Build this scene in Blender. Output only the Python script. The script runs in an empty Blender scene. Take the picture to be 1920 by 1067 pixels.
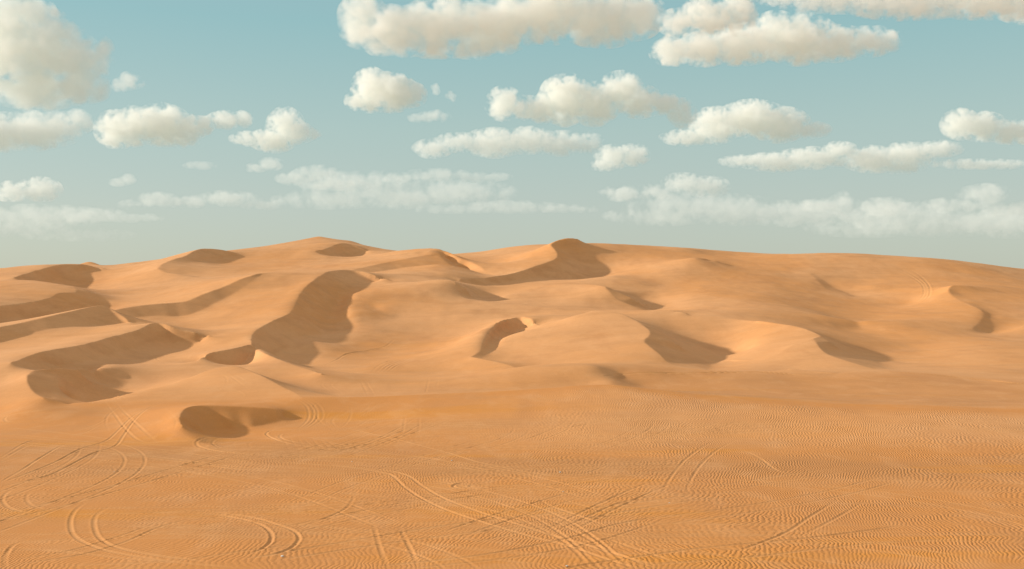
import bpy, math, random, mathutils
import numpy as np

random.seed(7)
rng = np.random.default_rng(11)
F = 1867.0          # focal length in photo pixels (1920 wide)
CX, CY = 960.0, 533.5
HY = 530.0          # row of the true horizon
H = 15.0            # eye height above the flat sand
SUN_EL, SUN_AZ = math.radians(18.0), math.radians(-83.0)   # azimuth clockwise from +Y (view direction)

scene = bpy.context.scene
C = scene.collection

# ------------------------------------------------------------------ survey data
# every line is a list of (column, row, distance) sightings along a crest, a foot or a guide line
# crease=1: sharp brink, crease=0: rounded
L = []
def line(crease, *p):
    L.append((crease, p))

SLIPS = []
def slip(crest, foot, ang=31.0, tol=.05):
    SLIPS.append((crest, foot, ang, tol))

# skyline
line(0, (-320,525,480), (-100,516,460), (0,512,455), (20,509.5,455), (40,511,450), (58,515,445))
line(1, (140,498,430), (155,494,430), (169,491,430), (185,496,430), (205,503,430), (222,500,430), (245,496,430), (290,489,440), (320,485,445), (350,476,450))
line(1, (430,470,460), (480,464,480), (540,455,505), (575,449,515), (598,444,520), (612,446,520), (640,450,520), (655,451,520), (690,462,518), (720,468,515), (745,470,500))
line(0, (862,482,520), (880,478,530), (900,474,540), (950,464,555), (1000,460,560), (1030,459,560))
line(0, (1105,460,445), (1125,459,455), (1140,457,460), (1160,460,460), (1230,465,465), (1290,467,465), (1360,480,460), (1420,480,455), (1500,477,450), (1530,475,450), (1600,478,440), (1680,485,432), (1740,487,428), (1800,497,420), (1860,511,410), (1920,524,400), (2040,545,390), (2240,575,370))

# far left dune
slip([(27,521,330), (45,515,342), (75,507,362), (98,501,374), (121,497.5,386), (155,498,390), (204,505,395)],
     [(40,528,328), (60,533,334), (90,532,342), (105,524,354), (125,514,366), (160,507,384), (204,505.5,394)])
line(1, (-150,540,320), (-40,530,325), (27,521,330))
# pale dune, upper left
slip([(-200,590,215), (-60,581,230), (0,575.6,240), (70,567,255), (96,559,262), (112,550,270), (142,549,276), (143,543,282), (138,537,290)],
     [(-200,612,205), (-60,605,218), (0,600,226), (70,596,234), (120,590,240), (178,578,246), (190,566,262), (170,549,280), (139,537,290)])
line(0, (138,537,290), (110,533,300), (60,525,312))
line(0, (191,549.5,303), (217,557,292), (242,574,268))
# long camel back, left
slip([(-200,650,165), (-80,632,178), (0,615,190), (40,607,197), (96,593,206), (150,581,216), (194,574,225), (210,583,223), (228,595,219), (245,605,215)],
     [(-200,672,158), (-80,655,168), (0,640,178), (60,625,188), (110,615,197), (160,612,202), (200,608,207), (220,606,210), (235,606,212), (246,606,214)], 18)
# ridge that climbs to the middle
slip([(210,583,240), (252,575,247), (290,571,252), (331,569,257), (350,565,260), (382,551,270), (424,537,283), (455,522,293), (488,513.5,303)],
     [(225,597,232), (262,594,234), (300,592,238), (340,592,240), (365,586,244), (400,570,256), (440,549,273), (470,530,288), (492,514,303)], 18)
line(1, (488,513.5,303), (545,510,315))
line(0, (335,616,219), (382,619,219), (420,600,234), (470,575,252), (520,550,272), (560,530,292))
# dark sided ridge, lower left
slip([(20,681,136), (35,677,140), (60,667,145), (89,659,150), (159,647,165), (204,635,178), (261,620,192), (291,606,200), (319,615,198), (350,622,197), (397,630,196)],
     [(40,690,138), (70,690,142), (100,688,146), (140,682,152), (185,674,160), (225,662,170), (275,648,182), (305,643,187), (340,642,189), (370,640,191), (398,632,195)])
line(0, (150,687,147), (185,690,148.5), (235,688,154), (300,681,166), (340,662,180))
line(0, (230,706,149), (300,715,147), (260,735,138))
# little bowl dune below it
slip([(64,694,133), (52,702,128), (51,712,125), (57,728,121), (70,741,118), (83,747,116)],
     [(112,702,148), (112,710,144), (112,722,139), (112,733,133), (110,743,126), (98,750,119)])
line(1, (64,694,133), (110,690,137), (150,694,139))
line(0, (159,703,150), (204,728,141), (170,741,135), (120,748,127))
line(0, (-200,720,130), (-60,730,124), (0,718,128), (22,700,132))
# dune with lit dome under the main dune
line(1, (130,762,116), (225,748,124), (300,728,130), (350,712,135), (411,690,139), (452,689,138), (480,700,133), (507,713,128), (540,730,122), (568,744,117))
line(0, (520,708,149), (560,718,144), (600,729,139), (679,742,131.5))
slip([(366,678,163.5), (392,667,170), (418,660,173), (446,653,177), (470,647,183)],
     [(368,679,164), (388,683,168), (413,687,169), (450,687,168), (478,659,181)], 31, .03)
line(0, (462,688,160), (480,690,156), (505,697,153), (560,709,148))
# main dune
line(1, (603,701,148), (561,688,157), (514,670.6,167), (490,660,174), (476,649,182))
slip([(476,649,182), (471,637,189), (479,621,200), (498,608.5,212), (542,589,231), (553.6,573,247), (561.5,554,264), (577,535,283), (603,516,304), (620,509,316), (638,506.5,325), (657,506.5,330), (689,516,326), (737,527,320)],
     [(498,661,187), (518,668,190), (537,656,200), (548,638,212), (602,625,231), (613,609,247), (622,590,264), (635,570,283), (640,553,294), (652,543,301), (666,536,308), (685,531,314), (706,528,318), (738,528,319)], 31, .01)
line(0, (587,637,212), (595,660,200), (632,685,181), (650,692,175))
line(0, (738,529,318), (700,541,303), (658,552,289), (652,567,274), (660,592,254), (675,613,242), (642,630,226))
line(0, (720,560,285), (720,590,262))
line(0, (530,674,188), (570,686,178), (612,699,168))
line(0, (690,600,252), (700,640,222))
line(0, (737,527,320), (785,529,318), (816,525,315), (851,525.6,307))
line(0, (700,575,277), (740,605,252), (750,640,225), (700,665,205), (690,690,175))
line(0, (800,560,288), (850,590,262), (900,590,262))
# top left dune
slip([(366,520,352), (312,510,361), (296,502.6,367), (315,490.5,384), (350,479,408), (376,467.6,430), (401,467.6,436), (425,472,438), (446,478,440)],
     [(368,520,356), (342,513,366), (326,504,376), (345,495,388), (375,489,400), (402,485,413), (418,483,423), (432,481,432), (447,479,439)])
# little bowl below the summit
line(1, (745,470,440), (708,478,436), (673,484,431), (635,485.5,430), (603,480,437), (593,472,450))
slip([(593,472,450), (609,468,460), (641,457,482), (654,457,485), (689,470,481)],
     [(600,477,446), (620,481,446), (645,481,450), (665,480,454), (690,472,478)])
line(0, (628,481,446), (665,481,452), (700,476,462))
# dune with square brow
line(1, (829,479,412), (832,470,422), (823,467.6,426), (800,468,431), (745,470.5,440))
slip([(832,470,422), (861,484,412), (893,497,400), (918,513,384), (928,515,380)],
     [(830,479,412), (855,494,398), (880,505,388), (905,514,378), (927,516,379)])
slip([(660,506.5,362), (700,498,376), (737,490.5,390), (775,482,402), (800,479,408), (829,479,412)],
     [(670,512,358), (710,510,362), (745,504,370), (780,499,378), (808,497,384), (845,500,386)], 14)
line(0, (877,502,392), (905,515,372), (928,514.5,378), (912,506,392))
line(0, (880,490,440), (925,497,428), (950,480,460))
line(0, (720,512,352), (780,508,360), (840,512,355), (820,490,392))
# summit dune, centre right
slip([(856,525.8,345), (880,525.6,352), (928,521,363), (975.6,509.7,376), (1023,495,392), (1042.5,487,402), (1047,478,411), (1039,465,424), (1033,458.7,431), (1045,452,437), (1065,447,441), (1085,449,443)],
     [(853,528,338), (890,533,338), (928,531,345), (975,525,355), (1020,520,362), (1060,523,360), (1095,522,365), (1108,510,382), (1098,492,400), (1088,475,420), (1085,462,432), (1088,451,442)])
line(0, (1152,514,376), (1144,524,359), (1122,534,342))
# brow under it
line(1, (1050,533,328), (1071,533.5,326), (1110,535,314), (1135,538,305))
slip([(1135,538,305), (1141,545,301), (1157,559,296), (1186,573,290), (1211,583,282)],
     [(1150,543,335), (1170,552,330), (1195,563,320), (1214,574,308), (1222,583,288)])
line(0, (1205,560,328), (1245,580,292))
line(0, (950,552,312), (1050,560,300))
# notch in the middle
slip([(851,527,305), (857,545,300), (870,558,295), (890,563,290), (909,566,286)],
     [(868,532,328), (885,546,322), (900,555,312), (915,562,302), (918,566,290)])
line(1, (909,566,286), (950,570,282), (1000,574,277), (1058,580,270))
# rounded dune behind, right of centre
line(0, (1176,549.5,328), (1198,545,336), (1243,532,356), (1250,518,370), (1262,503,386), (1280,490,397), (1304,483,402), (1326,486,404), (1374,498.5,410))
line(0, (1200,490,420), (1210,515,380), (1190,530,350))
line(0, (1350,520,370), (1300,550,325), (1290,575,290))
# small dune, centre
line(0, (768,685,178), (800,671,188), (832,656,200), (880,627,225), (928,608,235), (950,600,239), (966,595,241))
slip([(1012,608.5,232), (977,595,241), (966,595,241), (950,600,237), (926,613,224), (912,634,205), (899,659,187), (883,669,180)],
     [(1010,610,231), (985,614,229), (966,616,225), (945,621,220), (930,632,211), (920,648,200), (912,663,189), (905,672,182)])
line(1, (883,669,180), (915,675,175), (950,683,171), (976,691,167))
line(0, (985,622,221), (952,629,212), (937,645,200), (929,660,190), (934,678,178))
line(0, (976,592,260), (1020,586,262))
# lit dune, centre right
line(1, (1080,591,222), (1112.6,583,224), (1140,585,222), (1167,589,218), (1190,600,212))
slip([(1190,600,212), (1205,609,205), (1218,618,199), (1220,625,194), (1208,640,185), (1225,655,177), (1240,666,172), (1253,678.5,167), (1278,686.5,163), (1326,694,159)],
     [(1195,601,222), (1222,614,222), (1240,627,218), (1262,639,211), (1285,650,205), (1303,659,200), (1322,667,195), (1335,674,190), (1335,684,176), (1328,694,161)])
line(0, (1080,591,222), (1046,603.6,220), (1014,610,222))
line(0, (1100,640,192), (1050,670,177), (1000,692,168))
line(0, (1262,616,232), (1326,634,226), (1371,653,214), (1388,667,203))
# next dune to the right
line(0, (1163,589,250), (1211,583.6,253), (1262,583,252), (1300,592,246), (1360,597,240))
line(1, (1360,597,240), (1399,600.5,235), (1424,604,229), (1487.5,611,218), (1519,621,208))
slip([(1519,621,208), (1540,631,200), (1526,635.5,193), (1536,650,184), (1551,664,177), (1583,675.4,170), (1640,691,163), (1660,693,161)],
     [(1525,622,212), (1545,633,208), (1562,643,205), (1580,653,201), (1605,663,196), (1635,673,189), (1656,684,176), (1664,692,163)])
line(1, (1526,635,193), (1487,647,189), (1433,674,178), (1360,675,188))
line(0, (1564,636,216), (1631,653,214), (1674,667.5,206), (1674,675,196), (1700,690,175))
line(0, (1420,630,214), (1440,690,165), (1540,690,163))
# right hand slopes
slip([(1519,513,390), (1535,528,374), (1551,541.5,360), (1575,550,352), (1602,557.5,345)],
     [(1528,515,390), (1547,527,377), (1565,539,364), (1587,548,354), (1606,557,346)], 18, .015)
line(0, (1602,557.5,345), (1710,570,330))
line(0, (1640,505,405), (1720,515,395), (1700,545,350))
line(0, (1400,560,300), (1500,580,280), (1600,600,260), (1700,600,262))
line(0, (1560,620,238), (1650,640,226), (1450,530,360))
line(0, (1787,534,335), (1850,546,333), (1920,554,330), (2100,570,320))
line(0, (1640,535,366), (1630,556,350))
line(0, (1880,590,287), (1872,611,270), (1856,628,255))
slip([(1787,534,335), (1778,543,328), (1790,557.5,317), (1822,573,300), (1844.5,586,287), (1838,602,270), (1825,615,256)],
     [(1797,539,333), (1800,550,325), (1815,560,314), (1836,573,303), (1857,591,287), (1853,607,270), (1837,621,256)], 20, .01)
line(0, (1771,624,245), (1720,645,225), (1672,667.5,205))
line(0, (1790,640,224), (1850,660,200), (1920,685,178), (2060,705,165), (2240,715,155))
line(0, (1920,610,262), (2060,640,240), (2240,650,235))
line(0, (80,689,146), (130,690,149))
slip([(1304,483,402), (1326,486,403), (1350,492,405), (1374,498.5,408)], [(1306,485,398), (1330,489,400), (1352,495,402), (1374,499,407)], 22, .01)
slip([(1262,583,252), (1280,586,249), (1300,592,246)], [(1266,586,250), (1284,590,247.5), (1300,593,245.5)], 26, .01)
line(1, (1480,690,158), (1567,699,154), (1640,694.5,158))
# low mounds on the valley floor
line(0, (603,701,150), (650,702,153), (711,703,157), (804,706,157), (880,704,158), (930,694,155), (991,686.5,153), (1071,685,152), (1110,686.5,151), (1125,690,150.5))
line(0, (1125,690,150.5), (1134,701,148), (1140,710,145), (1150,719,141))
line(0, (1162,704,152), (1174,721,143))
line(0, (700,690,175), (830,690,175), (900,697,168))
line(0, (1180,699,152), (1220,699,152), (1360,699,154), (1465,702,153), (1535,704,152), (1640,695,158), (1742,701,154), (1857,713,148), (1920,718,144), (2240,735,135))
line(0, (1200,722,146), (1400,735,137), (1600,745,131), (1920,752,126))
# edge of the near apron
line(0, (-320,765,119), (-100,765,119), (0,766,116), (60,764,112), (130,757,116), (300,750,118), (450,748,118), (568,745,116.5))
line(1, (568,745,116.5), (673,744,117.5), (816,739,118.5), (950,733,119.5), (1040,727,121), (1100,723,122), (1150,722,122))
line(0, (1150,722,122), (1180,727,120), (1250,739,116), (1330,750,112), (1450,758,109.5), (1600,765,107.5), (1920,773,105), (2240,780,103))
line(0, (620,741,131), (700,740,133), (816,735.5,135), (950,729.5,138), (1040,723.5,141), (1110,719,143))
# near bowl
slip([(342,797,95.5), (338,786,98), (342,771,102), (354,764,105.3), (375,761,107), (433,762,107.9), (490,765,108.6), (528,768,109)],
     [(360,806,99), (370,810,100.5), (382,810,101.5), (396,808,103), (416,805,104.3), (450,802,105.4), (492,797,107), (534,788,108.6)], 27)
line(0, (400,819,100.2), (500,814,101.5), (565,800,105))
line(0, (330,835,91.8), (450,835,91.8))
line(0, (200,775,111), (240,790,103.5), (290,788,101), (318,788,99))
line(0, (250,820,95.5), (300,817,95), (345,822,93.5), (400,832,91.5))
# flat sand in front
line(0, (-320,830,93.3), (0,832,92.7), (200,838,91), (450,830,93.3), (650,820,96.6), (800,850,87.5), (1000,868,82.9), (1300,866,83.3), (1600,860,85), (2240,860,85))
line(0, (700,780,109), (850,790,104), (1000,790,103), (1150,785,103), (1300,790,101.5), (1500,800,99), (1800,805,97), (2240,810,96))

# ------------------------------------------------------------------ relief solved from the survey
def height_of(py, Y):
    return H + (HY - py) / F * Y

def densify(p, step=2.0):
    out = []
    for a, b in zip(p[:-1], p[1:]):
        n = max(1, int(math.hypot(b[0]-a[0], b[1]-a[1]) / step))
        for k in range(n):
            out.append([a[i] + (b[i]-a[i])*k/n for i in range(3)])
    out.append(list(p[-1]))
    return np.array(out)

def smooth_line(p):
    # Catmull-Rom through the sightings, so brinks curve
    p = np.array(p, float)
    if len(p) < 3: return p
    e = np.vstack([2*p[0]-p[1], p, 2*p[-1]-p[-2]])
    out = []
    for i in range(1, len(e)-2):
        d1 = math.hypot(*(e[i+1]-e[i])[:2])
        n = max(2, int(d1/6))
        t = np.linspace(0, 1, n, endpoint=False)[:, None]
        # centripetal-like damping for very uneven spacing
        d0 = max(1e-3, math.hypot(*(e[i]-e[i-1])[:2])); d2 = max(1e-3, math.hypot(*(e[i+2]-e[i+1])[:2]))
        m1 = (e[i+1]-e[i-1]) * d1/(d0+d1); m2 = (e[i+2]-e[i]) * d1/(d1+d2)
        h00 = 2*t**3-3*t**2+1; h10 = t**3-2*t**2+t; h01 = -2*t**3+3*t**2; h11 = t**3-t**2
        out.append(h00*e[i]+h10*m1+h01*e[i+1]+h11*m2)
    out.append(e[-2][None, :])
    return np.vstack(out)

PX0, PX1 = -320.0, 2240.0
LY0, LY1 = math.log(72.0), math.log(760.0)
PTS = []
for crease, p in L:
    q = densify(smooth_line(p), 1.5)
    PTS.append((crease, q[:, 0], np.log(q[:, 2]), height_of(q[:, 1], q[:, 2])))

def arclen(q):
    d = np.hypot(np.diff(q[:, 0]), np.diff(q[:, 1])); t = np.concatenate([[0], np.cumsum(d)]); return t/t[-1]
def along(q, n):
    t = arclen(q); u = np.linspace(0, 1, n); return np.stack([np.interp(u, t, q[:, k]) for k in range(3)], 1)
def world(px, py, Y): return np.stack([(px-CX)/F*Y, Y, height_of(py, Y)], -1)
for crest, foot, ang, tol in SLIPS:
    a = smooth_line(crest); b = smooth_line(foot)
    # match the corner sightings when both lines list the same number of them
    if len(crest) == len(foot):
        segs_a = []; segs_b = []
        ca = np.array(crest, float); cb = np.array(foot, float)
        ia = [int(np.argmin(np.abs(a[:, 0]-c[0])+np.abs(a[:, 1]-c[1]))) for c in ca]
        ib = [int(np.argmin(np.abs(b[:, 0]-c[0])+np.abs(b[:, 1]-c[1]))) for c in cb]
        for k in range(len(ca)-1):
            pa = a[ia[k]:ia[k+1]+1]; pb = b[ib[k]:ib[k+1]+1]
            n = int(max(np.hypot(*(ca[k+1]-ca[k])[:2]), np.hypot(*(cb[k+1]-cb[k])[:2]))/1.5)+2
            segs_a.append(along(pa, n)[:-1]); segs_b.append(along(pb, n)[:-1])
        a = np.vstack(segs_a+[ca[-1:]]); b = np.vstack(segs_b+[cb[-1:]])
    else:
        n = 200; a = along(a, n); b = along(b, n)
    wa = world(a[:, 0], a[:, 1], a[:, 2])
    # foot distance is chosen along its sight line so that the face lies at the angle of repose
    f = np.linspace(.82, 1.18, 73)[None, :]
    Yc = b[:, 2:3]*f
    wb = np.stack([(b[:, 0:1]-CX)/F*Yc, Yc, H+(HY-b[:, 1:2])/F*Yc], -1)
    d = np.hypot(wb[..., 0]-wa[:, None, 0], wb[..., 1]-wa[:, None, 1]); dz = wa[:, None, 2]-wb[..., 2]
    sl = np.degrees(np.arctan2(dz, d+.05))
    cost = ((sl-ang)/6)**2+((f-1)/tol)**2
    k = cost.argmin(1); ff = f[0, k]
    ker = np.ones(15)/15; ff = np.convolve(np.pad(ff, 7, 'edge'), ker, 'valid')
    ff[0] = 1; ff[-1] = 1
    b = b.copy(); b[:, 2] *= ff
    wb = world(b[:, 0], b[:, 1], b[:, 2])
    d = np.hypot(*(wb-wa)[:, :2].T); print('slip', crest[len(crest)//2][:2], 'deg', np.degrees(np.arctan2(wa[:, 2]-wb[:, 2], d+.05))[::max(1, len(d)//9)].round(), 'drop', (wa[:, 2]-wb[:, 2]).max().round(1), 'ff', ff.min().round(2), ff.max().round(2))
    for t in np.linspace(0, 1, 14):
        cw = wa*(1-t)+wb*t
        Yq = cw[:, 1]; pxq = cw[:, 0]/Yq*F+CX
        PTS.append((1 if t == 0 else (3 if t == 1 else 2), pxq, np.log(Yq), cw[:, 2]))

def base_shape(px, ly):
    Y = np.exp(ly)
    return np.zeros_like(px + Y)

def solve(step, z0, iters):
    nx = int(round((PX1-PX0)/step)) + 1
    dv = step/F
    ny = int(round((LY1-LY0)/dv)) + 1
    if z0 is None:
        z = np.zeros((ny, nx))
    else:
        z = resample(z0, ny, nx)
    wx = np.ones((ny, nx)); wy = np.ones((ny, nx))
    idx = []; wts = []; val = []; lam = []
    for crease, cx, cy, zz in PTS:
        gx = (cx-PX0)/step; gy = (cy-LY0)/dv
        ok = (gx >= 0) & (gx < nx-1.001) & (gy >= 0) & (gy < ny-1.001)
        gx, gy, zk = gx[ok], gy[ok], zz[ok]
        i0 = gx.astype(int); j0 = gy.astype(int); fx = gx-i0; fy = gy-j0
        b = j0*nx+i0
        idx.append(np.stack([b, b+1, b+nx, b+nx+1], 1))
        wts.append(np.stack([(1-fx)*(1-fy), fx*(1-fy), (1-fx)*fy, fx*fy], 1))
        val.append(zk); lam.append(np.full(len(zk), {0: .12, 1: .6, 2: .15, 3: .3}[crease]))
        if crease in (1, 3):
            wc = .001 if crease == 1 else .05
            for di, dj in ((0, 0), (1, 0), (0, 1), (1, 1)) if crease == 1 else ((0, 0),):
                ii = i0+di; jj = j0+dj
                wx[jj, ii] = np.minimum(wx[jj, ii], wc); wy[jj, ii] = np.minimum(wy[jj, ii], wc)
    # borders: flat in front, low desert far behind
    g = np.arange(0, nx, 4)
    for row, zz in ((0, 0.0), (int(0.04/dv), 0.0), (ny-1, 4.0), (ny-1-int(0.05/dv), 6.0)):
        b = row*nx+g
        idx.append(np.stack([b, b, b, b], 1)); wts.append(np.full((len(g), 4), .25)); val.append(np.full(len(g), zz)); lam.append(np.full(len(g), .5))
    idx = np.concatenate(idx); wts = np.concatenate(wts); val = np.concatenate(val); lam = np.concatenate(lam)
    mu = 0.004*(step/16.0)**2
    wxy = np.sqrt(wx[:-1, :-1]*wx[1:, 1:]*wx[1:, :-1]*wx[:-1, 1:])
    def A(z):
        r = np.zeros_like(z)
        d = (z[:, :-2]-2*z[:, 1:-1]+z[:, 2:])*wx[:, 1:-1]
        r[:, :-2] += d; r[:, 1:-1] -= 2*d; r[:, 2:] += d
        d = (z[:-2]-2*z[1:-1]+z[2:])*wy[1:-1]
        r[:-2] += d; r[1:-1] -= 2*d; r[2:] += d
        d = (z[1:, 1:]-z[1:, :-1]-z[:-1, 1:]+z[:-1, :-1])*2*wxy
        r[1:, 1:] += d; r[1:, :-1] -= d; r[:-1, 1:] -= d; r[:-1, :-1] += d
        d = (z[:, 1:]-z[:, :-1])*mu
        r[:, 1:] += d; r[:, :-1] -= d
        d = (z[1:]-z[:-1])*mu
        r[1:] += d; r[:-1] -= d
        zf = z.ravel()
        s = (zf[idx]*wts).sum(1)*lam
        r += np.bincount(idx.ravel(), (wts*s[:, None]).ravel(), z.size).reshape(z.shape)
        return r
    rhs = np.bincount(idx.ravel(), (wts*(val*lam)[:, None]).ravel(), z.size).reshape(z.shape)
    dia = 8*wx+8*wy+4+1e-3
    dia += np.bincount(idx.ravel(), (wts*wts*lam[:, None]).ravel(), z.size).reshape(z.shape)
    r = rhs-A(z); y = r/dia; p = y.copy(); rz = (r*y).sum()
    for k in range(iters):
        Ap = A(p); a = rz/(p*Ap).sum()
        z += a*p; r -= a*Ap; y = r/dia; rz2 = (r*y).sum()
        p = y+(rz2/rz)*p; rz = rz2
    return z

def resample(z, ny, nx):
    def cubic(z, n, ax):
        z = np.moveaxis(z, ax, 0); m = z.shape[0]
        t = np.linspace(0, m-1, n); i = np.clip(t.astype(int), 0, m-2); f = (t-i).reshape(-1, *([1]*(z.ndim-1)))
        g = lambda k: z[np.clip(i+k, 0, m-1)]
        a, b, c, d = g(-1), g(0), g(1), g(2)
        r = b+0.5*f*(c-a+f*(2*a-5*b+4*c-d+f*(3*(b-c)+d-a)))
        return np.moveaxis(r, 0, ax)
    return cubic(cubic(z, ny, 0), nx, 1)

QUICK = False
Z = None
for step, it in ((32, 800), (16, 700), (8, 500), (4, 200), (2.6667, 60)):
    Z = solve(step, Z, it)
GNY, GNX = Z.shape

def sample(px, ly):
    "height of the solved relief (smooth cubic lookup)"
    gx = np.clip((px-PX0)/(PX1-PX0)*(GNX-1), 0, GNX-1.001); gy = np.clip((ly-LY0)/(LY1-LY0)*(GNY-1), 0, GNY-1.001)
    i = gx.astype(int); j = gy.astype(int); fx = gx-i; fy = gy-j
    return (Z[j, i]*(1-fx)+Z[j, i+1]*fx)*(1-fy)+(Z[j+1, i]*(1-fx)+Z[j+1, i+1]*fx)*fy

# value noise on a lattice, for soft swells
class Noise:
    def __init__(s, seed): s.t = np.random.default_rng(seed).random((256, 256))
    def __call__(s, x, y):
        i = np.floor(x).astype(int); j = np.floor(y).astype(int); fx = x-i; fy = y-j
        fx = fx*fx*fx*(fx*(fx*6-15)+10); fy = fy*fy*fy*(fy*(fy*6-15)+10)
        a = s.t[j & 255, i & 255]; b = s.t[j & 255, (i+1) & 255]; c = s.t[(j+1) & 255, i & 255]; d = s.t[(j+1) & 255, (i+1) & 255]
        return (a*(1-fx)+b*fx)*(1-fy)+(c*(1-fx)+d*fx)*fy - .5


# ------------------------------------------------------------------ the mesh
STEP = 2.0
cols = np.arange(PX0, PX1+.1, STEP)
side = np.cumsum(np.linspace(4, 90, 34))
COL_OFF = len(side)
cols = np.concatenate([(PX0-side)[::-1], cols, PX1+side])
rows = [math.log(24.0)]
while rows[-1] < math.log(700): rows.append(rows[-1]+0.0020)
while rows[-1] < math.log(5000): rows.append(rows[-1]+0.03)
rows = np.array(rows)
PXg, LYg = np.meshgrid(cols, rows)
Yg = np.exp(LYg); Xg = (PXg-CX)/F*Yg
Zg = sample(np.clip(PXg, PX0, PX1), np.clip(LYg, LY0, LY1))
Zg *= np.clip(1-(Yg-700)/900, 0, 1)
n1, n2, n3, n4 = Noise(3), Noise(4), Noise(5), Noise(6)
far = np.clip(Yg/120, .5, 2)
Zg += 0.14*n1(Xg/9+40, Yg/14+40)*far + 0.035*n2(Xg/2.7+40, Yg/4+40)*far
Zg += (Yg > 700)*6*n3(Xg/260+80, Yg/180+30)*np.clip((Yg-700)/500, 0, 1)

# wheel ruts: sight lines of each rut, carved into the sand where they meet it
PROBE = np.exp(np.linspace(math.log(38), math.log(640), 2600))
def ground_hit(px, py):
    z = sample(np.full_like(PROBE, px), np.clip(np.log(PROBE), LY0, LY1))
    ray = H+(HY-py)/F*PROBE
    k = int(np.argmax(z >= ray))
    if k == 0: return None
    a = ray[k-1]-z[k-1]; b = z[k]-ray[k]
    return PROBE[k-1]+(PROBE[k]-PROBE[k-1])*a/(a+b+1e-9)

R = []
def rut(d, *p): R.append((d, p))
rut(1.2, (0,905), (43,880), (80,856), (117,835), (145,830))
rut(1.3, (0,906), (33,895), (67,882), (110,864), (150,842), (200,825), (225,803), (250,780), (290,760))
rut(1.5, (0,912), (43,904), (97,890), (133,872), (175,850), (217,835), (232,815), (250,790), (275,768), (305,755))
rut(1.1, (0,858), (20,846), (43,832), (67,825), (110,824))
rut(1.0, (0,864), (25,849), (50,836), (75,828))
rut(.7, (0,783), (40,774), (90,766)); rut(.7, (60,790), (12,791), (8,785), (20,779), (70,771), (130,762))
for k, (o, d) in enumerate(((0, .6), (4, .5), (13, .8), (17, .8), (25, .5), (31, .6))):
    rut(d, (0,812+o), (100,822+o), (200,832+o*1.05), (333,847+o*1.1), (430,862+o*.9), (540,874+o*.6), (640,880+o*.3))
rut(.6, (0,801), (60,806), (150,816), (240,828), (360,841), (480,850), (620,856), (760,868))
rut(.5, (60,845), (200,850), (330,862), (430,878), (620,886), (720,884))
rut(.6, (250,872), (420,893), (560,899)); rut(.5, (20,860), (160,880), (300,889), (420,897))
rut(.8, (195,752), (213,775), (232,800), (255,822), (290,835))
rut(.8, (213,751), (235,775), (262,800), (295,830))
rut(.7, (235,756), (203,778), (198,792), (205,810)); rut(.7, (200,788), (170,806), (128,822))
rut(.6, (212,776), (180,795), (120,815)); rut(.5, (310,765), (330,790), (318,822)); rut(.5, (330,805), (350,822), (390,834))
rut(1.2, (365,956), (433,964), (480,972), (520,984), (553,997), (561,1010), (546,1027), (510,1040), (450,1048))
rut(1.2, (340,962), (400,964), (450,973), (490,985), (508,1000), (508,1015), (490,1030), (455,1043))
rut(.9, (30,915), (12,925), (4,937), (12,950), (32,958), (80,966)); rut(.8, (62,918), (50,930), (50,940), (62,950), (100,958))
rut(1.3, (48,1012), (24,1022), (11,1040), (9,1056), (14,1066))
rut(.9, (165,940), (143,955), (132,975), (136,1000), (160,1018), (210,1035), (330,1055), (440,1064))
rut(.9, (205,950), (181,965), (176,982), (186,1008), (220,1027), (300,1043), (400,1055))
rut(.8, (30,1057), (150,1040), (230,1018), (300,988), (360,972)); rut(.7, (20,1050), (130,1032), (215,1008), (300,978))
rut(.7, (0,1024), (120,1034), (260,1050), (420,1062)); rut(.6, (120,1060), (330,1052), (480,1030), (640,1010))
rut(1.4, (500,865), (560,868), (640,874), (687,880), (733,890), (745,900), (757,912), (783,930), (820,949), (850,961), (917,983), (1000,1007), (1067,1024), (1133,1047), (1200,1068))
rut(1.3, (600,870), (733,883), (767,893), (787,908), (827,932), (893,958), (967,982), (1033,1003), (1100,1022), (1150,1038), (1240,1064))
rut(.9, (640,800), (700,814), (713,817), (833,847), (900,867), (1000,887), (1080,896), (1200,900))
rut(.6, (560,815), (700,846), (800,858), (900,878), (1040,897), (1200,903)); rut(.5, (560,840), (700,856), (860,872), (960,890))
for o in (0, 9, 16, 26):
    rut(1.1 if o < 20 else .6, (555+o,748), (575+o,763), (578+o*1.05,783), (565+o*.8,799), (545+o*.7,810))
rut(.7, (603,752), (588,762), (600,790), (625,806)); rut(.7, (640,770), (622,790), (640,806))
rut(.7, (657,758), (658,778), (648,795), (630,806)); rut(.6, (715,750), (695,768), (662,786)); rut(.6, (700,752), (682,770), (655,782)); rut(.5, (626,764), (610,784), (616,800))
rut(2.2, (400,819), (378,823), (368,829), (370,836), (393,843), (430,849), (520,856))
rut(1.3, (418,820), (401,826), (398,832), (410,839), (430,842)); rut(.8, (450,826), (437,832), (442,840)); rut(.8, (480,826), (466,832), (470,841))
rut(1.6, (590,801), (548,806), (505,809), (499,815), (510,822), (545,832), (620,842), (700,850))
rut(1.0, (560,812), (528,814), (524,820), (545,827), (600,834)); rut(1.8, (606,815), (625,812), (650,812)); rut(.7, (650,812), (700,803), (716,798))
for k in range(7): rut(.6, (520+k*14+(k % 3)*5, 813+k), (534+k*15, 828+k), (541+k*17, 842))
rut(2.6, (905,906), (872,905), (852,908), (850,912), (868,916), (930,919), (1010,923), (1140,931))
rut(1.8, (940,908), (890,909), (880,911), (900,914), (990,917), (1140,924))
rut(1.6, (680,869), (720,868), (760,868)); rut(1.0, (735,872), (790,869))
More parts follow.
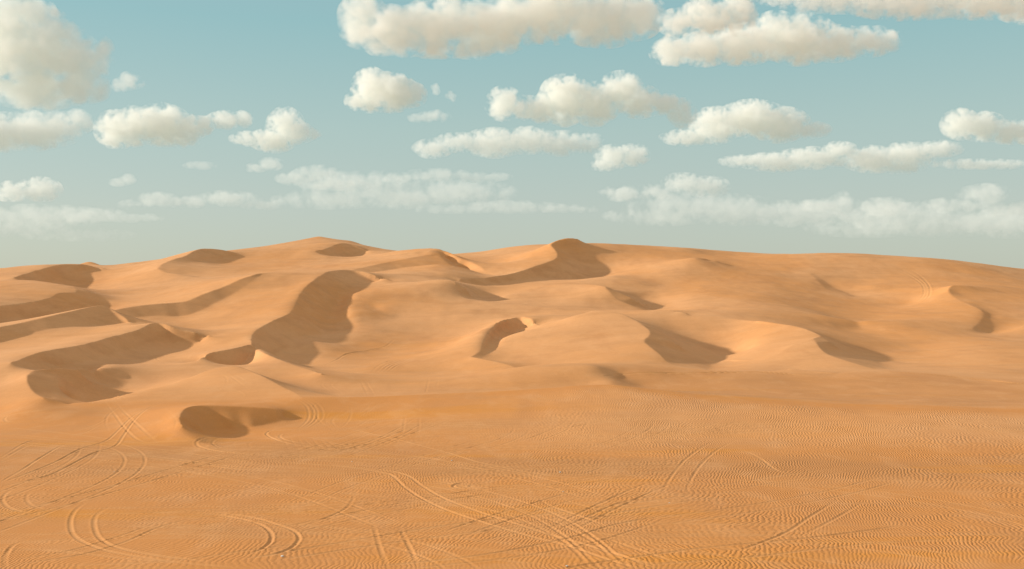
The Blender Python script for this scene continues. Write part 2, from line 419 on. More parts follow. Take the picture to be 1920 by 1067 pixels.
rut(.8, (1100,906), (1200,912), (1300,914), (1430,914)); rut(.9, (1382,841), (1420,858), (1459,884), (1493,888)); rut(.6, (1455,862), (1436,874), (1446,886)); rut(.5, (1405,850), (1430,870), (1425,884))
rut(.8, (1540,899), (1700,902), (1920,906), (2100,908)); rut(.6, (1400,905), (1700,920), (1920,922))
rut(.9, (1575,935), (1520,968), (1470,1000), (1380,1035)); rut(.7, (1625,938), (1560,975), (1500,1005))
rut(1.0, (1080,1008), (1150,1036), (1207,1058), (1240,1068)); rut(.8, (1120,1005), (1200,1032), (1290,1062))
rut(1.0, (500,1040), (667,1012), (833,985), (1000,966), (1140,950), (1300,930)); rut(.9, (520,1050), (700,1022), (900,996), (1030,984), (1200,955), (1330,934))
rut(1.0, (700,1062), (900,1040), (1060,1010), (1150,985), (1240,968)); rut(.8, (760,1066), (950,1046), (1100,1020), (1250,975))
rut(1.0, (700,980), (710,1020), (728,1066)); rut(1.0, (748,985), (765,1020), (786,1064)); rut(.7, (668,915), (660,940), (640,958), (560,990))
rut(1.3, (1008,925), (1015,938), (1030,948), (1083,967), (1150,992)); rut(1.1, (1050,927), (1058,937), (1075,944), (1130,958))
rut(.8, (1030,1000), (1100,970), (1160,945), (1260,925)); rut(.6, (1140,890), (1115,900), (1030,910)); rut(.6, (1110,862), (1095,880), (1040,896)); rut(.6, (1150,866), (1105,885), (1050,893))
for o in (0, 14, 33, 55): rut(.6, (640,925+o), (800,930+o*.9), (960,935+o*.6), (1140,938+o*.4))
rut(1.6, (1040,1067), (1300,1030), (1500,1010), (1700,985)); rut(.8, (1200,1060), (1400,1045), (1600,1022), (1800,1010))
# ruts further out, on the dunes and the valley floor
for o in (0, 8, 14, 20, 26): rut(2.0, (697+o*1.2,697), (710+o*1.3,686), (728+o*1.4,678), (752+o*.9,671))
rut(2.0, (742,634), (722,650), (690,658), (650,664), (630,676), (610,686))
for o in (0, 6, 11): rut(1.4, (1690-o*2,498+o*.2), (1722-o*2,515), (1741-o,535), (1743-o,553), (1730-o,566), (1714-o,575))
rut(1.5, (296,641), (286,652), (286,665), (297,676), (315,680))
rut(1.3, (270,744), (345,736), (398,730), (440,733), (457,741), (452,748)); rut(1.2, (405,698), (425,710), (422,726)); rut(1.0, (420,697), (440,712), (462,728)); rut(.9, (435,700), (470,722))
for k in range(6): rut(1.3, (166+k*12,738-k % 2), (160+k*12+(k % 3)*4,744), (172+k*13,750))
rut(1.3, (204,738), (216,730), (228,738), (220,748), (206,744))
rut(1.0, (15,766), (35,754), (55,746)); rut(1.0, (30,768), (50,757), (68,748))
rut(1.2, (608,716), (602,722), (620,734)); rut(1.2, (628,715), (620,722), (640,736)); rut(1.2, (675,713), (690,742)); rut(1.1, (684,713), (702,742)); rut(1.6, (804,708), (800,730), (796,741)); rut(1.0, (822,710), (818,728))
for k in range(7): rut(.9, (985+k*17,692+k*.6), (1000+k*18,698), (1014+k*19,712))
for x0, y0, x1, y1 in ((1526,742,1582,740.5), (1537,753,1582,751.5), (1577,733,1607,730.5), (1586,744,1640,741), (1598,754.5,1646,751), (1512,731,1560,730), (1750,760,1790,756), (1745,748,1775,745), (1850,750,1885,748)):
    rut(2.4, (x0,y0), ((x0+x1)/2, y1), (x1, y1)); rut(1.4, (x0-9,y0+1.5), (x0-2,y0+1))
for k in range(4): rut(1.0, (1890+k*7,756-k), (1905+k*6,750-k), (1885+k*6,745-k))
rut(3.2, (1136,705), (1180,701.5), (1250,700), (1330,699.5), (1400,698.5), (1440,699), (1490,702), (1530,705)); rut(2.6, (1640,695), (1742,701.5), (1800,707), (1857,713.5), (1900,718), (1990,722))
rut(.8, (1640,708), (1760,712), (1900,722)); rut(.8, (1560,706), (1650,714), (1800,726)); rut(1.0, (1350,709), (1365,708), (1372,711))

rr = np.random.default_rng(5)
for k in range(95):
    X0 = rr.uniform(-46, 12); Y0 = rr.uniform(56, 112); hd = rr.choice([rr.normal(.05, .25), rr.normal(.9, .5)]); cv = rr.normal(0, .018); n = rr.integers(8, 22)
    pa = []; pb = []
    for j in range(n):
        X0 += 2.2*math.cos(hd); Y0 += 2.2*math.sin(hd); hd += cv*2.2; cv += rr.normal(0, .006)
        for lst, off in ((pa, -.8), (pb, .8)):
            x_ = X0-math.sin(hd)*off; y_ = Y0+math.cos(hd)*off
            if 50 < y_ < 112: lst.append((CX+F*x_/y_, HY+F*H/y_))
    d = rr.uniform(.4, .8)
    for lst in (pa, pb):
        if len(lst) > 4 and not any(320 < q[0] < 590 and q[1] < 815 for q in lst): R.append((d, tuple(lst)))
track = np.zeros_like(Zg); carve = np.zeros_like(Zg)
l0 = rows[0]; nrow = int(np.searchsorted(rows, math.log(690)))
for depth, p in R:
    p = [(x, y) for x, y in p]
    q = smooth_line([(x, y, 0) for x, y in p]) if len(p) > 2 else np.array([(x, y, 0) for x, y in p], float)
    pts = []
    for a, b in zip(q[:-1], q[1:]):
        n = max(1, int(math.hypot(b[0]-a[0], (b[1]-a[1])*3)/14))
        for t in range(n): pts.append((a[0]+(b[0]-a[0])*t/n, a[1]+(b[1]-a[1])*t/n))
    pts.append((q[-1][0], q[-1][1]))
    w = []
    for x, y in pts:
        Yh = ground_hit(x, y)
        w.append(None if Yh is None else ((x-CX)/F*Yh, Yh))
    best = {}
    n_ok = [k for k in range(len(w)) if w[k] is not None]
    if len(n_ok) < 2: continue
    ys = np.array([w[k][1] for k in n_ok]); ym = np.median(ys)
    wid = max(.125, .00105*ym)*(1.7 if depth > 2 and ym > 130 else 1)
    reach = wid*3.2
    dist = None
    acc = []
    for k in range(len(w)-1):
        if w[k] is None or w[k+1] is None: continue
        (ax, ay), (bx, by) = w[k], w[k+1]
        if abs(ay-by) > .12*ay: continue
        ya, yb = min(ay, by)-reach, max(ay, by)+reach
        r0 = max(0, int((math.log(ya)-l0)/.0020)); r1 = min(nrow, int((math.log(yb)-l0)/.0020)+2)
        ua = min(ax/ay, bx/by)-reach/ya; ub = max(ax/ay, bx/by)+reach/ya
        c0 = max(0, int((ua*F+CX-PX0)/STEP)+COL_OFF); c1 = min(len(cols)-COL_OFF, int((ub*F+CX-PX0)/STEP)+2+COL_OFF)
        if c1 <= c0 or r1 <= r0: continue
        X = Xg[r0:r1, c0:c1]; Y = Yg[r0:r1, c0:c1]
        dx, dy = bx-ax, by-ay; L2 = dx*dx+dy*dy+1e-9
        t = np.clip(((X-ax)*dx+(Y-ay)*dy)/L2, 0, 1)
        dd = np.hypot(X-ax-t*dx, Y-ay-t*dy)/wid
        fade = min(1, (k+1)/9, (len(w)-1-k)/9)
        acc.append((r0, r1, c0, c1, dd, fade))
    if not acc: continue
    R0 = min(a[0] for a in acc); R1 = max(a[1] for a in acc); C0 = min(a[2] for a in acc); C1 = max(a[3] for a in acc)
    dm = np.full((R1-R0, C1-C0), 9.0); fm = np.zeros_like(dm)
    for r0, r1, c0, c1, dd, fade in acc:
        v = dm[r0-R0:r1-R0, c0-C0:c1-C0]; f = fm[r0-R0:r1-R0, c0-C0:c1-C0]
        m = dd < v; v[m] = dd[m]; f[m] = fade
    amp = .032*(depth if ym > 125 else min(depth, .75+.45*max(0, depth-.75)))*fm*(wid/.15)**.6
    prof = -np.exp(-(dm/.9)**4)+.75*np.exp(-((dm-1.55)/.5)**2)
    wob = .7+.9*np.clip(n3(Xg[R0:R1, C0:C1]/1.7+9, Yg[R0:R1, C0:C1]/1.7+9)+.5, 0, 1)
    carve[R0:R1, C0:C1] += amp*prof*wob
    track[R0:R1, C0:C1] = np.maximum(track[R0:R1, C0:C1], np.exp(-(dm/1.5)**4)*fm*min(1, depth))
Zg += carve

# where the wind has combed the sand
edge_px = [-320, 60, 130, 568, 816, 1130, 1170, 1360, 1535, 1742, 1920, 2240]
edge_Y = [124, 119.5, 119.5, 119.5, 124, 131, 157, 154, 151, 153, 144, 135]
EDGE = np.interp(PXg, edge_px, edge_Y)
apron = np.interp(PXg, [-320, 568, 1150, 1330, 1600, 2240], [112, 112, 121, 112, 107.5, 103])
near = np.clip((apron+1-Yg)/3, 0, 1)
hum = np.clip((Xg+8)/25, 0, 1)
ripple = near*(.62+.38*hum) + (1-near)*.2*np.exp(-(Yg-100)/200)
ripple *= (1-.8*np.clip(track, 0, 1))
calm = np.clip((Yg-78)/22, 0, 1)*np.clip((22-Xg)/34, 0, 1)
ripple *= 1-.85*calm*calm*(3-2*calm)
# pale loose dune sand against the coarse orange floor
pale = np.clip((Yg-apron-2)/4, 0, 1)*.8 + np.clip(Zg/14, 0, 1)*.25
pale = np.clip(pale-np.clip((EDGE+6-Yg)/6, 0, 1)*np.clip((Yg-apron)/4, 0, 1)*.3, 0, 1)

# darker, heavier grains gather on the flats: a trough across the middle, one at the left and the plain behind the apron
def bump1(v, a, b, s_): return np.clip((v-a)/s_, 0, 1)*np.clip((b-v)/s_, 0, 1)
wv = 5*n1(Xg/11+3, Yg/30+7)
tone = bump1(Yg+wv*.6, 76, 87, 3)*(.45+.55*np.clip((Xg+30)/30, 0, 1))
tone = np.maximum(tone, .8*bump1(Yg+wv*.5+(Xg+40)*.12, 84, 97, 4)*np.clip((-3-Xg)/10, 0, 1))
tone = np.maximum(tone, .75*np.clip((Yg-apron-3)/5, 0, 1)*np.clip((EDGE+3-Yg)/6, 0, 1)*np.clip((Xg-8)/8, 0, 1))
tone *= .6+.8*np.clip(n4(Xg/5+11, Yg/3+5)+.5, 0, 1)
tone = np.clip(tone, 0, 1)
pale = np.clip(pale+.75*np.clip((Yg-88)/6, 0, 1)*np.clip((apron-Yg)/4, 0, 1)*np.clip((Xg+10)/20, 0, 1), 0, 1)

def make_mesh(name, mask):
    ny, nx = Xg.shape
    co = np.stack([Xg, Yg, Zg], -1).reshape(-1, 3).astype(np.float32)
    a = (np.arange(ny-1)[:, None]*nx+np.arange(nx-1)[None, :])
    quads = np.stack([a, a+1, a+nx+1, a+nx], -1).reshape(-1, 4)[mask.reshape(-1)]
    used = np.unique(quads); remap = np.full(co.shape[0], -1); remap[used] = np.arange(len(used))
    co = co[used]; quads = remap[quads]
    me = bpy.data.meshes.new(name)
    me.vertices.add(len(co)); me.vertices.foreach_set('co', co.ravel())
    me.loops.add(quads.size); me.loops.foreach_set('vertex_index', quads.ravel().astype(np.int32))
    me.polygons.add(len(quads)); me.polygons.foreach_set('loop_start', (np.arange(len(quads))*4).astype(np.int32))
    me.polygons.foreach_set('use_smooth', np.ones(len(quads), bool))
    for an, arr in (('track', track), ('ripple', ripple), ('pale', pale), ('tone', tone)):
        at = me.attributes.new(an, 'FLOAT', 'POINT'); at.data.foreach_set('value', arr.reshape(-1)[used].astype(np.float32))
    me.update(calc_edges=True)
    o = bpy.data.objects.new(name, me); C.objects.link(o); o['kind'] = 'structure'
    return o

# ------------------------------------------------------------------ sand
def sand_material():
    m = bpy.data.materials.new('sand'); m.use_nodes = True
    nt = m.node_tree; N = nt.nodes; K = nt.links
    b = N['Principled BSDF']
    b.inputs['Roughness'].default_value = .9; b.inputs['Specular IOR Level'].default_value = .12
    def node(t, **kw):
        n = N.new(t)
        for k, v in kw.items(): setattr(n, k, v)
        return n
    def math_(op, a, b_=None, c=None):
        n = node('ShaderNodeMath', operation=op)
        for i, v in enumerate((a, b_, c)):
            if v is None: continue
            if isinstance(v, (int, float)): n.inputs[i].default_value = v
            else: K.new(v, n.inputs[i])
        return n.outputs[0]
    def mapr(v, a, b_, c, d):
        n = node('ShaderNodeMapRange'); K.new(v, n.inputs[0])
        for i, x in enumerate((a, b_, c, d)): n.inputs[i+1].default_value = x
        return n.outputs[0]
    def attr(name): return node('ShaderNodeAttribute', attribute_name=name).outputs['Fac']
    co = node('ShaderNodeTexCoord').outputs['Object']
    def noise(scale, detail=2, rough=.5, sc=(1, 1, 1), dist=0):
        mp = node('ShaderNodeMapping'); mp.inputs['Scale'].default_value = sc; K.new(co, mp.inputs[0])
        n = node('ShaderNodeTexNoise'); K.new(mp.outputs[0], n.inputs['Vector'])
        n.inputs['Scale'].default_value = scale; n.inputs['Detail'].default_value = detail; n.inputs['Roughness'].default_value = rough; n.inputs['Distortion'].default_value = dist
        return n.outputs[0]
    sep = node('ShaderNodeSeparateXYZ'); K.new(co, sep.inputs[0]); x, y = sep.outputs[0], sep.outputs[1]
    # ripples: crests run away from the viewer, wandering and forking
    wander = math_('MULTIPLY', math_('SUBTRACT', noise(.38, 2, .5, (.55, 1, 1)), .5), 1.7)
    drift = math_('MULTIPLY', math_('SUBTRACT', noise(.045, 1), .5), 14)
    fine = math_('MULTIPLY', math_('SUBTRACT', noise(1.7, 2, .6), .5), .38)
    ph = math_('ADD', math_('ADD', math_('ADD', x, math_('MULTIPLY', y, -.2)), wander), math_('ADD', fine, drift))
    ph = math_('MULTIPLY', ph, 2*math.pi/.285)
    wav = mapr(math_('SINE', ph), -1, 1, 0, 1)
    wav = math_('POWER', wav, .75)
    patch = mapr(noise(.16, 3, .6), .36, .6, .2, 1)
    rip = math_('MULTIPLY', math_('MULTIPLY', wav, patch), attr('ripple'))
    # disturbed sand between the ruts
    rough_ = math_('MULTIPLY', noise(3.5, 4, .65), .35)
    rub = math_('MULTIPLY', rough_, math_('ADD', .18, math_('MULTIPLY', attr('track'), .5)))
    bm = node('ShaderNodeBump'); bm.inputs['Strength'].default_value = 1; bm.inputs['Distance'].default_value = .029
    K.new(math_('ADD', rip, rub), bm.inputs['Height']); K.new(bm.outputs[0], b.inputs['Normal'])
    # colour
    def mix(f, a, c):
        n = node('ShaderNodeMix', data_type='RGBA')
        if isinstance(f, (int, float)): n.inputs[0].default_value = f
        else: K.new(f, n.inputs[0])
        for s_, v in ((6, a), (7, c)):
            if isinstance(v, tuple): n.inputs[s_].default_value = v
            else: K.new(v, n.inputs[s_])
        return n.outputs[2]
    base = mix(attr('pale'), (.63, .262, .076, 1), (.71, .355, .150, 1))
    big = mapr(noise(.016, 3, .55, (1, .6, 2.5), .6), .42, .62, 0, .55)
    base = mix(big, base, (.66, .27, .070, 1))
    streak = mapr(noise(.11, 3, .6, (.35, 1.4, 3)), .48, .68, 0, .45)
    base = mix(streak, base, (.55, .265, .105, 1))
    base = mix(math_('MULTIPLY', attr('tone'), .65), base, (.50, .228, .082, 1))
    ochre = math_('MULTIPLY', mapr(noise(.09, 3, .6, (.25, 1.6, 3)), .56, .68, 0, .75), math_('SUBTRACT', 1.0, attr('pale')))
    base = mix(ochre, base, (.66, .26, .045, 1))
    base = mix(mapr(noise(1.3, 4, .6), .4, .75, 0, .25), base, (.53, .228, .075, 1))
    base = mix(math_('MULTIPLY', attr('track'), .5), base, (.68, .34, .13, 1))
    base = mix(mapr(noise(.09, 4, .62, (1, .5, 2.2), .8), .5, .7, 0, .42), base, (.53, .235, .088, 1))
    base = mix(mapr(noise(.3, 4, .6, (1, .6, 1.6), .4), .5, .72, 0, .3), base, (.74, .385, .17, 1))
    grain = mapr(noise(9, 2, .7), .3, .7, .93, 1.06)
    gm = node('ShaderNodeVectorMath', operation='SCALE'); K.new(base, gm.inputs[0]); K.new(grain, gm.inputs['Scale'])
    K.new(gm.outputs[0], b.inputs['Base Color'])
    return m
sand = sand_material()
fc = (Yg[:-1, :-1] < EDGE[:-1, :-1])
for nm, mk in (('ground', fc), ('dunes', ~fc)):
    make_mesh(nm, mk).data.materials.append(sand)

# ------------------------------------------------------------------ clouds

def cloud_material(blobs, k, D, soft, col, seed, zb, wl):
    m = bpy.data.materials.new('cloud_vapour'); m.use_nodes = True
    nt = m.node_tree; N = nt.nodes; K = nt.links; N.remove(N['Principled BSDF'])
    def mt(op, *a):
        n = N.new('ShaderNodeMath'); n.operation = op
        for i, v in enumerate(a):
            if isinstance(v, (int, float)): n.inputs[i].default_value = v
            else: K.new(v, n.inputs[i])
        return n.outputs[0]
    def vm(op, a, b):
        n = N.new('ShaderNodeVectorMath'); n.operation = op; K.new(a, n.inputs[0])
        if b is not None: n.inputs[1].default_value = b
        return n.outputs[1 if op == 'LENGTH' else 0]
    p = N.new('ShaderNodeTexCoord').outputs['Object']
    f = None
    for x, y, z, rx, ry, rz in blobs:
        q = vm('LENGTH', vm('MULTIPLY', vm('SUBTRACT', p, (x*k, y*k, z*k)), (1/(rx*k), 1/(ry*k), 1/(rz*k))), None)
        g = mt('SUBTRACT', 1.0, q)
        f = g if f is None else mt('SMOOTH_MAX', f, g, .12)
    sp = N.new('ShaderNodeSeparateXYZ'); K.new(p, sp.inputs[0])
    f = mt('SMOOTH_MIN', f, mt('MULTIPLY', mt('SUBTRACT', sp.outputs[2], zb*k), 1/(16*k)), .25)
    mp = N.new('ShaderNodeMapping'); mp.inputs['Location'].default_value = (seed*13.7, seed*5.1, seed*9.3)
    mp.inputs['Scale'].default_value = (1/(wl*k),)*3; K.new(p, mp.inputs[0])
    nz = N.new('ShaderNodeTexNoise'); K.new(mp.outputs[0], nz.inputs['Vector'])
    nz.inputs['Scale'].default_value = 1; nz.inputs['Detail'].default_value = 5; nz.inputs['Roughness'].default_value = .52; nz.inputs['Distortion'].default_value = .25
    f = mt('ADD', f, mt('MULTIPLY', mt('SUBTRACT', nz.outputs[0], .46), 2.7))
    ad = N.new('ShaderNodeVectorMath'); ad.operation = 'ADD'; K.new(mp.outputs[0], ad.inputs[0])
    ns = N.new('ShaderNodeVectorMath'); ns.operation = 'SCALE'; K.new(nz.outputs[1], ns.inputs[0]); ns.inputs['Scale'].default_value = .5; K.new(ns.outputs[0], ad.inputs[1])
    vo = N.new('ShaderNodeTexVoronoi'); vo.feature = 'F1'; K.new(ad.outputs[0], vo.inputs['Vector']); vo.inputs['Scale'].default_value = 2.1
    f = mt('ADD', f, mt('MULTIPLY', mt('SUBTRACT', .5, vo.outputs['Distance']), .8))
    mr = N.new('ShaderNodeMapRange'); mr.interpolation_type = 'SMOOTHSTEP'; K.new(f, mr.inputs[0])
    mr.inputs[1].default_value = 0; mr.inputs[2].default_value = .6; mr.inputs[4].default_value = F/(soft*D)
    v = N.new('ShaderNodeVolumePrincipled'); K.new(mr.outputs[0], v.inputs['Density']); v.inputs['Color'].default_value = (*col, 1); v.inputs['Anisotropy'].default_value = 0
    K.new(v.outputs[0], N['Material Output'].inputs['Volume'])
    m.cycles.volume_step_rate = STEP_RATE
    return m
STEP_RATE = .4

def ico():
    import bmesh
    bm = bmesh.new(); bmesh.ops.create_icosphere(bm, subdivisions=3, radius=1)
    v = np.array([x.co[:] for x in bm.verts]); f = np.array([[q.index for q in x.verts] for x in bm.faces]); bm.free()
    return v, f
ICO_V, ICO_F = ico()

def cloud(label, blobs, base, soft=9.0, col=(.994, .978, .932), alt=1300.0):
    """blobs: (column, row, half width, half height); one cloud of real size, base at the condensation level"""
    D = alt*F/(HY-base); k = D/F
    r_ = np.random.default_rng(int(blobs[0][0]*7+blobs[0][1]*13+1000))
    cx = np.mean([b[0] for b in blobs]); balls = []
    for bx, by, rx, ry in blobs:
        balls.append((bx-cx, r_.uniform(-.2, .2)*rx, base-by, rx*1.15, min(55, max(ry, min(rx, ry*1.7))), ry*1.12))
    V = []; Fc = []; o = 0
    for x, yy, z, rx, rd, ry in balls:
        v = ICO_V*np.array([rx, rd, ry])*1.12+np.array([x, yy, z])
        low = v[:, 2] < -2; v[low, 2] = -2+(v[low, 2]+2)*.1
        V.append(v); Fc.append(ICO_F+o); o += len(v)
    V = np.vstack(V); Fc = np.vstack(Fc)
    me = bpy.data.meshes.new('cloud'); me.from_pydata(V.tolist(), [], Fc.tolist()); me.update()
    tmp = bpy.data.objects.new('tmp', me); C.objects.link(tmp)
    md = tmp.modifiers.new('r', 'REMESH'); md.mode = 'VOXEL'; md.voxel_size = 3.5
    dg = bpy.context.evaluated_depsgraph_get(); dg.update()
    out = bpy.data.meshes.new_from_object(tmp.evaluated_get(dg)); out.name = 'cloud'
    bpy.data.objects.remove(tmp); bpy.data.meshes.remove(me)
    out.transform(mathutils.Matrix.Scale(k, 4))
    mry = float(np.mean([b[3] for b in blobs]))
    out.materials.clear(); out.materials.append(cloud_material(balls, k, D, soft, col, r_.uniform(0, 9), -4, max(18 if soft < 40 else 30, mry*.9)))
    ob = bpy.data.objects.new('cloud', out); C.objects.link(ob)
    ob.location = ((cx-CX)*k, D, alt+H)
    ob['label'] = label; ob['category'] = 'cloud'; ob['group'] = 'clouds in the sky'
    return ob
CLOUDS = [
 ("huge towering cream cloud filling the upper left corner", [(-15,85,70,75),(25,35,65,52),(60,90,85,66),(110,110,80,55),(155,118,48,42),(192,92,18,22),(60,160,90,36),(140,168,55,25)], 203, 22),
 ("faint small wisp right of the huge corner cloud's lower edge", [(225,160,18,12),(245,152,22,15),(262,158,10,8)], 178, 45),
 ("flat topped cream cloud on the left edge, under the huge corner cloud", [(-60,248,60,36),(0,248,60,32),(60,246,50,32),(105,240,40,28),(150,228,24,20)], 286, 18),
 ("long white cumulus with a notch in its top, right of the left edge cloud", [(215,243,32,32),(255,238,38,32),(305,235,46,34),(345,245,30,28),(378,236,22,16),(425,226,30,15),(455,224,18,14)], 276, 12),
 ("cauliflower cloud with a rounded dome, above the left summit's sky", [(535,238,30,32),(510,262,36,20),(463,260,28,12),(560,250,25,18),(588,252,14,8)], 290, 13),
 ("two lobed cloud low on the left edge", [(20,360,28,18),(75,355,33,20)], 376, 26),
 ("long low faint cloud band above the left dunes", [(250,384,25,9),(290,374,36,13),(350,378,40,11),(425,372,50,13),(490,382,40,10)], 394, 55),
 ("widest bright cloud at the top centre, cut by the top edge", [(680,38,42,45),(740,62,60,42),(820,55,70,50),(900,55,75,48),(960,40,60,45),(1040,25,90,50),(1130,35,80,45),(1195,28,45,38)], 106, 19),
 ("small compact white cloud alone below the top centre cloud", [(695,168,32,36),(730,175,45,32),(775,178,22,20),(672,190,22,16)], 211, 11),
 ("tiny faint wisp beside the small compact cloud", [(816,168,9,11),(845,182,11,10)], 192, 40),
 ("faint flat scrap below the small compact cloud", [(785,222,20,8),(815,218,26,11)], 232, 45),
 ("big bright cumulus with three domes, right of the centre", [(1018,205,30,22),(945,195,30,28),(985,202,28,20),(1060,185,42,42),(1115,195,40,35),(1165,168,38,30),(1200,190,40,26),(1245,195,30,18),(1280,212,24,24)], 241, 12),
 ("long sloping bright cloud with its tail to the right, right of the three domed one", [(1290,258,45,14),(1340,236,40,30),(1410,222,55,30),(1460,235,48,28),(1515,243,36,14),(1545,246,12,8)], 274, 13),
 ("wide hazy cloud layer at mid height below the three domed cloud", [(810,278,32,16),(860,268,40,16),(925,268,48,24),(990,262,50,22),(1050,270,50,20),(1108,268,20,18)], 308, 32),
 ("soft hazy puff at the right end of the mid height layer", [(1150,294,30,20),(1188,290,28,18),(1132,310,25,10)], 326, 26),
 ("thin faint streaky cloud below the wide hazy layer", [(750,332,35,9),(820,328,55,11),(900,332,50,9)], 342, 60),
 ("long bright cloud with a flat grey base and square right end, upper right", [(1262,95,38,24),(1320,90,50,28),(1390,85,60,33),(1455,65,45,38),(1500,75,60,40),(1570,80,50,28),(1630,78,45,24),(1668,76,20,20)], 122, 16),
 ("double puffed cloud sitting above the long upper right cloud", [(1270,42,32,22),(1320,28,40,30),(1380,22,38,38),(1345,42,55,20)], 66, 16),
 ("dark grey bottomed cloud cut by the top right edge", [(1470,0,50,10),(1580,-5,110,22),(1700,5,120,28),(1850,0,130,34),(1970,10,90,30)], 46, 22),
 ("round headed bright cloud at the right edge", [(1800,233,30,25),(1845,237,36,24),(1900,248,40,20),(1960,250,50,20)], 268, 12),
 ("long ragged cloud bank low on the right with a pointed top", [(1400,302,45,11),(1455,304,60,16),(1525,296,60,18),(1572,284,30,16),(1640,298,50,22),(1700,290,45,20),(1760,280,36,14),(1690,312,40,12),(1850,306,90,9)], 326, 24),
 ("pinkish low puff under the long sloping cloud", [(1280,342,34,16),(1325,350,36,18)], 368, 42),
 ("faint low puff left of the pinkish one", [(1170,362,40,14),(1225,362,40,15)], 380, 48),
 ("very faint low puff under the ragged bank", [(1545,385,40,13),(1580,380,26,20)], 402, 60),
 ("very faint low veil at the right under the ragged bank", [(1660,388,60,16),(1800,385,60,14),(1850,365,45,18),(1910,392,60,14)], 410, 70),
 ("tiny wisp below the cauliflower cloud", [(480,315,18,8),(508,308,22,11)], 325, 45),
 ("tiny flat wisp under the long notched cloud", [(375,310,28,7)], 317, 60),
 ("tiny rounded wisp above the long low band", [(222,342,16,7),(238,336,14,9)], 349, 45),
 ("faint ragged cloud low between the cauliflower cloud and the streaks", [(560,335,36,12),(595,326,36,15),(640,345,50,11)], 356, 55),
 ("pale smear of low cloud above the summit dunes", [(860,392,80,8),(960,388,80,11),(1060,392,60,8)], 402, 80),
 ("broad very faint cloud sheet low at the centre of the sky", [(620,375,90,16),(740,368,100,20),(860,360,90,22), (680,345,110,20)], 392, 95),
 ("broad very faint cloud sheet low above the right hand dunes", [(1240,405,90,16),(1380,400,110,20),(1500,400,100,22), (1320,385,120,20)], 428, 95),
 ("broad very faint cloud sheet at the lower right edge of the sky", [(1620,430,100,14),(1760,424,110,18),(1900,415,110,26), (1700,405,120,22)], 446, 95),
 ("broad very faint cloud sheet at the lower left edge of the sky", [(20,430,110,14),(140,440,90,12),(-80,415,90,22), (60,405,120,20)], 450, 95),
 ("pale smear of low cloud above the left dunes", [(150,408,40,9),(190,402,40,11),(250,408,60,8)], 416, 75),
]
for lb, bl, base, soft in CLOUDS:
    cloud(lb, bl, base, soft*(1.65 if soft < 23 else .95))

# ------------------------------------------------------------------ pale stones on the flat
sm = bpy.data.materials.new('pale_stone'); sm.use_nodes = True
nn = sm.node_tree; pb_ = nn.nodes['Principled BSDF']; pb_.inputs['Roughness'].default_value = .8
no = nn.nodes.new('ShaderNodeTexNoise'); no.inputs['Scale'].default_value = 30
rm = nn.nodes.new('ShaderNodeValToRGB'); rm.color_ramp.elements[0].color = (.42, .36, .28, 1); rm.color_ramp.elements[1].color = (.75, .7, .6, 1)
nn.links.new(no.outputs[0], rm.inputs[0]); nn.links.new(rm.outputs[0], pb_.inputs['Base Color'])
def stone(px, py, size, seed):
    Yh = ground_hit(px, py); r_ = np.random.default_rng(seed)
    v = ICO_V*np.array([1, .8, .6])*(1+.22*np.sin(ICO_V@r_.normal(0, 2.2, (3, 3))).sum(1, keepdims=True)/2)*size
    me = bpy.data.meshes.new('stone'); me.from_pydata(v.tolist(), [], ICO_F.tolist()); me.materials.append(sm); me.update()
    o = bpy.data.objects.new('stone', me); C.objects.link(o)
    Xh = (px-CX)/F*Yh
    o.location = (Xh, Yh, H+(HY-py)/F*Yh+size*.3); o.rotation_euler = (0, 0, r_.uniform(0, 6))
    o['label'] = 'small pale stone lying alone on the flat orange sand in front of the dunes'; o['category'] = 'stone'; o['group'] = 'pale stones on the flat sand'
for k, (px, py) in enumerate(((660,866), (847,864), (1050,886), (1056,922), (1255,944), (530,1044), (214,885), (1063,1062))):
    stone(px, py, .05+.02*(k % 3), k)

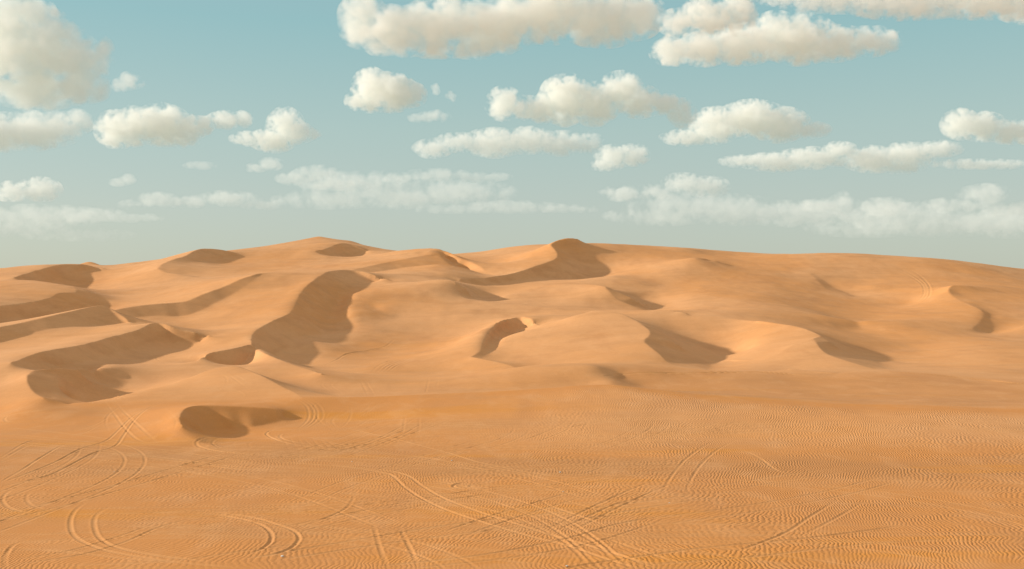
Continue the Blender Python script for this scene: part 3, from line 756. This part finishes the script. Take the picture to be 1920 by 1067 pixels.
# ------------------------------------------------------------------ light, sky, camera
sd = bpy.data.lights.new('sun', 'SUN'); sd.energy = 2.75; sd.angle = math.radians(1.6); sd.color = (1, .94, .84)
so = bpy.data.objects.new('sun', sd); C.objects.link(so)
sv = (math.sin(SUN_AZ)*math.cos(SUN_EL), math.cos(SUN_AZ)*math.cos(SUN_EL), math.sin(SUN_EL))
so.rotation_euler = mathutils.Vector(sv).to_track_quat('Z', 'Y').to_euler()
w = bpy.data.worlds.new('World'); scene.world = w; w.use_nodes = True
nt = w.node_tree; bg = nt.nodes['Background']
sky = nt.nodes.new('ShaderNodeTexSky'); sky.sky_type = 'NISHITA'; sky.sun_disc = False
sky.sun_elevation = SUN_EL; sky.sun_rotation = SUN_AZ; sky.dust_density = .6
# haze colour by height over the clear-air sky; unseen zenith brightened to fill shadows
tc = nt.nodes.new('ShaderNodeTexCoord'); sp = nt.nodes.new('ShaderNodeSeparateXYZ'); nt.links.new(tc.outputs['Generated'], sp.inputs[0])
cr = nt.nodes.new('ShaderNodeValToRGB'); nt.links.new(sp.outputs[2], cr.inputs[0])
EXPO = .9
def lin(r, g, b): return tuple(c/2**EXPO/.12 for c in srgb(r, g, b)[:3])+(1,)
def srgb(r, g, b):
    f = lambda c: (c/12.92 if c <= .04045 else ((c+.055)/1.055)**2.4)
    return (f(r/255), f(g/255), f(b/255), 1)
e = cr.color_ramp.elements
e[0].position = 0; e[0].color = lin(180, 188, 177); e[1].position = 1; e[1].color = lin(218, 212, 206)  # top end brightened above the view, added as fill for shaded sand
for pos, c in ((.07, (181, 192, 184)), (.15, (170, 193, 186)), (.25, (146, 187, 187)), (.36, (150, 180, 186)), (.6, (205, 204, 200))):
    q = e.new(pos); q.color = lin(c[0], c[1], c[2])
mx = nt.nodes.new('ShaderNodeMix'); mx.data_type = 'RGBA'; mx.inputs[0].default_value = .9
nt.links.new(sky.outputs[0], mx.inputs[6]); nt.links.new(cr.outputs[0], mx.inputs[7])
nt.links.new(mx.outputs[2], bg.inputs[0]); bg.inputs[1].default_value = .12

cam = bpy.data.cameras.new('camera'); co = bpy.data.objects.new('camera', cam); C.objects.link(co)
cam.sensor_width = 36; cam.lens = 36*F/1920; cam.clip_end = 120000; cam.clip_start = .5
cam.shift_y = (HY-CY)/1920
co.location = (0, 0, H); co.rotation_euler = (math.radians(90), 0, 0)
scene.camera = co
vs = scene.view_settings; vs.view_transform = 'Standard'; vs.look = 'None'; vs.exposure = EXPO; vs.gamma = 1
cy = scene.cycles; cy.use_denoising = True; cy.volume_bounces = 14; cy.max_bounces = 16; cy.use_adaptive_sampling = True; cy.adaptive_threshold = .02; cy.diffuse_bounces = 3
